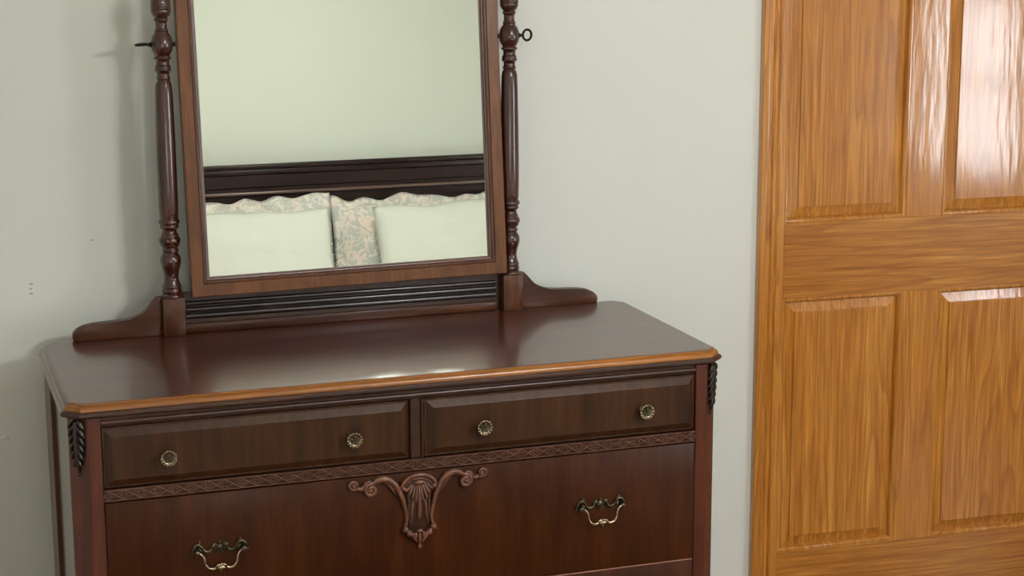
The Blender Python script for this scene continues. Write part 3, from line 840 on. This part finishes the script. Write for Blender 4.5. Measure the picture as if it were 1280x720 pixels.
# ---------------------------------------------------------------- bed on the opposite wall (seen in the mirror)
BX = 1.30
bed = thing('bed', 'bed with dark espresso headboard and white bedding, reflected in mirror', 'bed', (BX, YF+0.015, 0))
HW = 0.87
bm = B(); box(bm, -HW, HW, 0.012, 0.050, 0.30, 1.206, 0.003)
box(bm, -HW, HW, 0.045, 0.058, 1.150, 1.206, 0.003)
hb_ = obj('headboard', bm, M['headboard'], bed)
bm = B(); box(bm, -HW-0.015, HW+0.015, 0.0, 0.080, 1.230, 1.252, 0.006, 2); box(bm, -HW-0.008, HW+0.008, 0.004, 0.068, 1.206, 1.230, 0.004, 2)
obj('headboard_cap', bm, M['headboard'], bed)
bm = B(); box(bm, -HW, HW, 0.046, 0.070, 1.119, 1.133, 0.004, 2)
obj('headboard_bead', bm, M['highlit_bead'], bed)
for s in (-1, 1):
    bm = B(); box(bm, s*HW-0.035, s*HW+0.035, 0.002, 0.060, 0, 1.2055, 0.004)
    obj('headboard_post', bm, M['headboard'], bed)
    bm = B(); box(bm, s*0.80-0.015, s*0.80+0.015, 0.051, 2.12, 0.22, 0.42, 0.004)
    obj('side_rail', bm, M['headboard'], bed)
    bm = B(); box(bm, s*0.78-0.035, s*0.78+0.035, 2.05, 2.12, 0, 0.22, 0.004)
    obj('leg', bm, M['headboard'], bed)
bm = B(); box(bm, -0.78, 0.78, 0.065, 2.08, 0.30, 0.635, 0.05, 4)
obj('mattress', bm, M['white_cotton'], bed)
bm = B(); box(bm, -0.795, 0.795, 0.60, 2.11, 0.38, 0.655, 0.05, 4)
obj('duvet', bm, M['white_cotton'], bed)

def pillow(name, w, h, t, cx_, by, bz, lean, mat, label, group, seed, turn=0.0, flange=0.0, rag=1.0, roll=0.0, print_=False):
    """stuffed pillow standing on its long edge, leaning back against what is behind it"""
    N, Mv = 40, 30
    bm = B()
    def pt(i, j, side):
        u = -1+2*i/N; v = -1+2*j/Mv
        fu = 1-flange*2/w; fv = 1-flange*2/h
        uu = min(1, abs(u)/fu); vv_ = min(1, abs(v)/fv)
        th = t/2*((1-uu**3.2)**0.55)*((1-vv_**3.0)**0.55) + 0.003*(1-max(abs(u), abs(v))**12)
        x = w/2*u*(1-0.018*(1-v*v)); z = h/2*v*(1-0.05*(1-u*u))
        p = Vector((x*4.2+seed*3.1, z*4.2, side*0.7+seed))
        wr = noise.noise(p)*0.014*rag + noise.noise(p*2.7)*0.007*rag - 0.006*rag*max(0, 1-abs(noise.noise(Vector((x*2.2+seed, z*9+x*2.5, seed))))*7)
        wr *= (1-max(abs(u), abs(v))**6)
        edge = max(abs(u), abs(v))**4
        wz = (noise.noise(Vector((x*6+seed*7.7, z*3, 1.3)))*0.022 + (noise.noise(Vector((x*11+seed*4.1, 2.2, 7.3)))*0.026 if flange else 0))*rag*edge*(1 if v > 0 else 0.2)
        wy = noise.noise(Vector((x*7+seed*2.7, z*7, 5.3)))*(0.03 if flange else 0.016)*rag*edge
        return Vector((x, -side*(th+wr)*-1*-1 + wy, z+wz+h/2))
    F = [[bm.verts.new(pt(i, j, 1)) for j in range(Mv+1)] for i in range(N+1)]
    G = [[F[i][j] if i in (0, N) or j in (0, Mv) else bm.verts.new(pt(i, j, -1)) for j in range(Mv+1)] for i in range(N+1)]
    for i in range(N):
        for j in range(Mv):
            bm.faces.new((F[i][j], F[i+1][j], F[i+1][j+1], F[i][j+1]))
            bm.faces.new((G[i][j], G[i][j+1], G[i+1][j+1], G[i+1][j]))
    o = obj(name, bm, mat, None, 180)
    o.location = (cx_, by, bz)
    o.rotation_euler = (lean, roll, turn)
    tag(o, label, 'pillow', group)
    return o
# the room side of these pillows is +y
pillow('patterned_pillow', 0.745, 0.47, 0.14, 0.815, -4.155, 0.642, 0.15, M['print'], 'grey and blush leaf print pillow behind the left white pillow in the mirror', 'patterned pillows against the headboard', 1.0, 0.05, 0.035, 1.0, -0.03)
pillow('patterned_pillow', 0.79, 0.45, 0.14, 1.575, -4.175, 0.642, 0.15, M['print'], 'grey and blush leaf print pillow behind the right white pillow in the mirror', 'patterned pillows against the headboard', 2.0, 0.0, 0.035, 1.0, 0.0)
pillow('white_pillow', 0.73, 0.42, 0.15, 0.755, -3.94, 0.642, 0.22, M['white_cotton'], 'plain white pillow in front, on the left in the mirror', 'white pillows on the bed', 3.0, 0.0, 0.0, 0.9, 0.0)
pillow('white_pillow', 0.72, 0.42, 0.15, 1.68, -3.955, 0.642, 0.22, M['white_cotton'], 'plain white pillow in front, on the right in the mirror', 'white pillows on the bed', 4.0, 0.0, 0.0, 0.8, 0.0)

# ---------------------------------------------------------------- bedside table and its lamp, left of the bed, behind the camera
nt = thing('nightstand', 'dark wooden nightstand with a drawer, beside the bed behind the camera', 'nightstand', (-0.30, YF+0.03, 0))
bm = B(); box(bm, -0.24, 0.24, 0, 0.40, 0.51, 0.535, 0.004, 2); obj('nightstand_top', bm, M['headboard'], nt)
bm = B(); box(bm, -0.22, 0.22, 0.01, 0.36, 0.14, 0.5098); obj('body', bm, M['headboard'], nt, smooth=False)
bm = B(); box(bm, -0.20, 0.20, 0.3605, 0.376, 0.33, 0.49, 0.003); nd = obj('drawer', bm, M['headboard'], nt)
bm = B(); lathe(bm, smooth_prof([(0.376, 0.008), (0.386, 0.006), (0.394, 0.014), (0.402, 0.011), (0.404, 0.001)]), (0, 0, 0.41), 14, 'y'); obj('drawer_knob', bm, M['brass_dark'], nd)
for sx in (-1, 1):
    for sy in (0.03, 0.34):
        bm = B(); box(bm, sx*0.20-0.02, sx*0.20+0.02, sy-0.02, sy+0.02, 0, 0.1398); obj('leg', bm, M['headboard'], nt, smooth=False)
tl = thing('table_lamp', 'lit table lamp with a white drum shade on the nightstand', 'lamp', (-0.30, YF+0.23, 0.5352))
bm = B(); lathe(bm, smooth_prof([(0, 0.07), (0.012, 0.068), (0.022, 0.02), (0.06, 0.035), (0.12, 0.045), (0.17, 0.02), (0.20, 0.010), (0.215, 0.009)]), (0, 0, 0), 24); obj('lamp_base', bm, M['globe_metal'], tl)
bm = B()
rings = [[Vector((r_*math.cos(2*PI*k/32), r_*math.sin(2*PI*k/32), z)) for k in range(32)] for r_, z in ((0.118, 0.206), (0.120, 0.206), (0.100, 0.385), (0.098, 0.385), (0.118, 0.206))]
sweep(bm, rings, caps=False); obj('lamp_shade', bm, M['shade'], tl, 180)
bm = B()
for k in range(3):
    a = 2*PI*k/3; tube(bm, [(0, 0, 0.21), (0.06*math.cos(a), 0.06*math.sin(a), 0.209), (0.118*math.cos(a), 0.118*math.sin(a), 0.2085)], 0.002, 6)
obj('shade_ring', bm, M['globe_metal'], tl)

# ---------------------------------------------------------------- ceiling light over the bed
lamp = thing('ceiling_light', 'three globe ceiling light on a metal stem over the bed', 'ceiling light', (LAMP.x, LAMP.y, ZC))
bm = B(); lathe(bm, smooth_prof([(0, 0.07), (-0.012, 0.07), (-0.03, 0.045), (-0.04, 0.014), (-0.045, 0.011)]), (0, 0, 0), 24)
obj('canopy', bm, M['globe_metal'], lamp)
zh = LAMP.z-ZC
bm = B(); lathe(bm, smooth_prof([(-0.04, 0.010), (zh+0.09, 0.010), (zh+0.075, 0.03), (zh+0.04, 0.034), (zh+0.02, 0.012), (zh+0.015, 0.001)], 3), (0, 0, 0), 20)
obj('stem', bm, M['globe_metal'], lamp)
for k in range(3):
    a = 2*PI*k/3+0.55
    d = Vector((math.cos(a), math.sin(a), 0))
    bm = B(); tube(bm, [d*0.03+Vector((0, 0, zh+0.055)), d*0.09+Vector((0, 0, zh+0.085)), d*0.115+Vector((0, 0, zh+0.085)), d*0.12+Vector((0, 0, zh+0.052))], 0.006, 8)
    ar = obj('lamp_arm', bm, M['globe_metal'], lamp)
    bm = B(); ball(bm, d*0.12+Vector((0, 0, zh)), 0.056, seg=24, rings=16)
    obj('lamp_globe', bm, M['glow'], ar, 180)
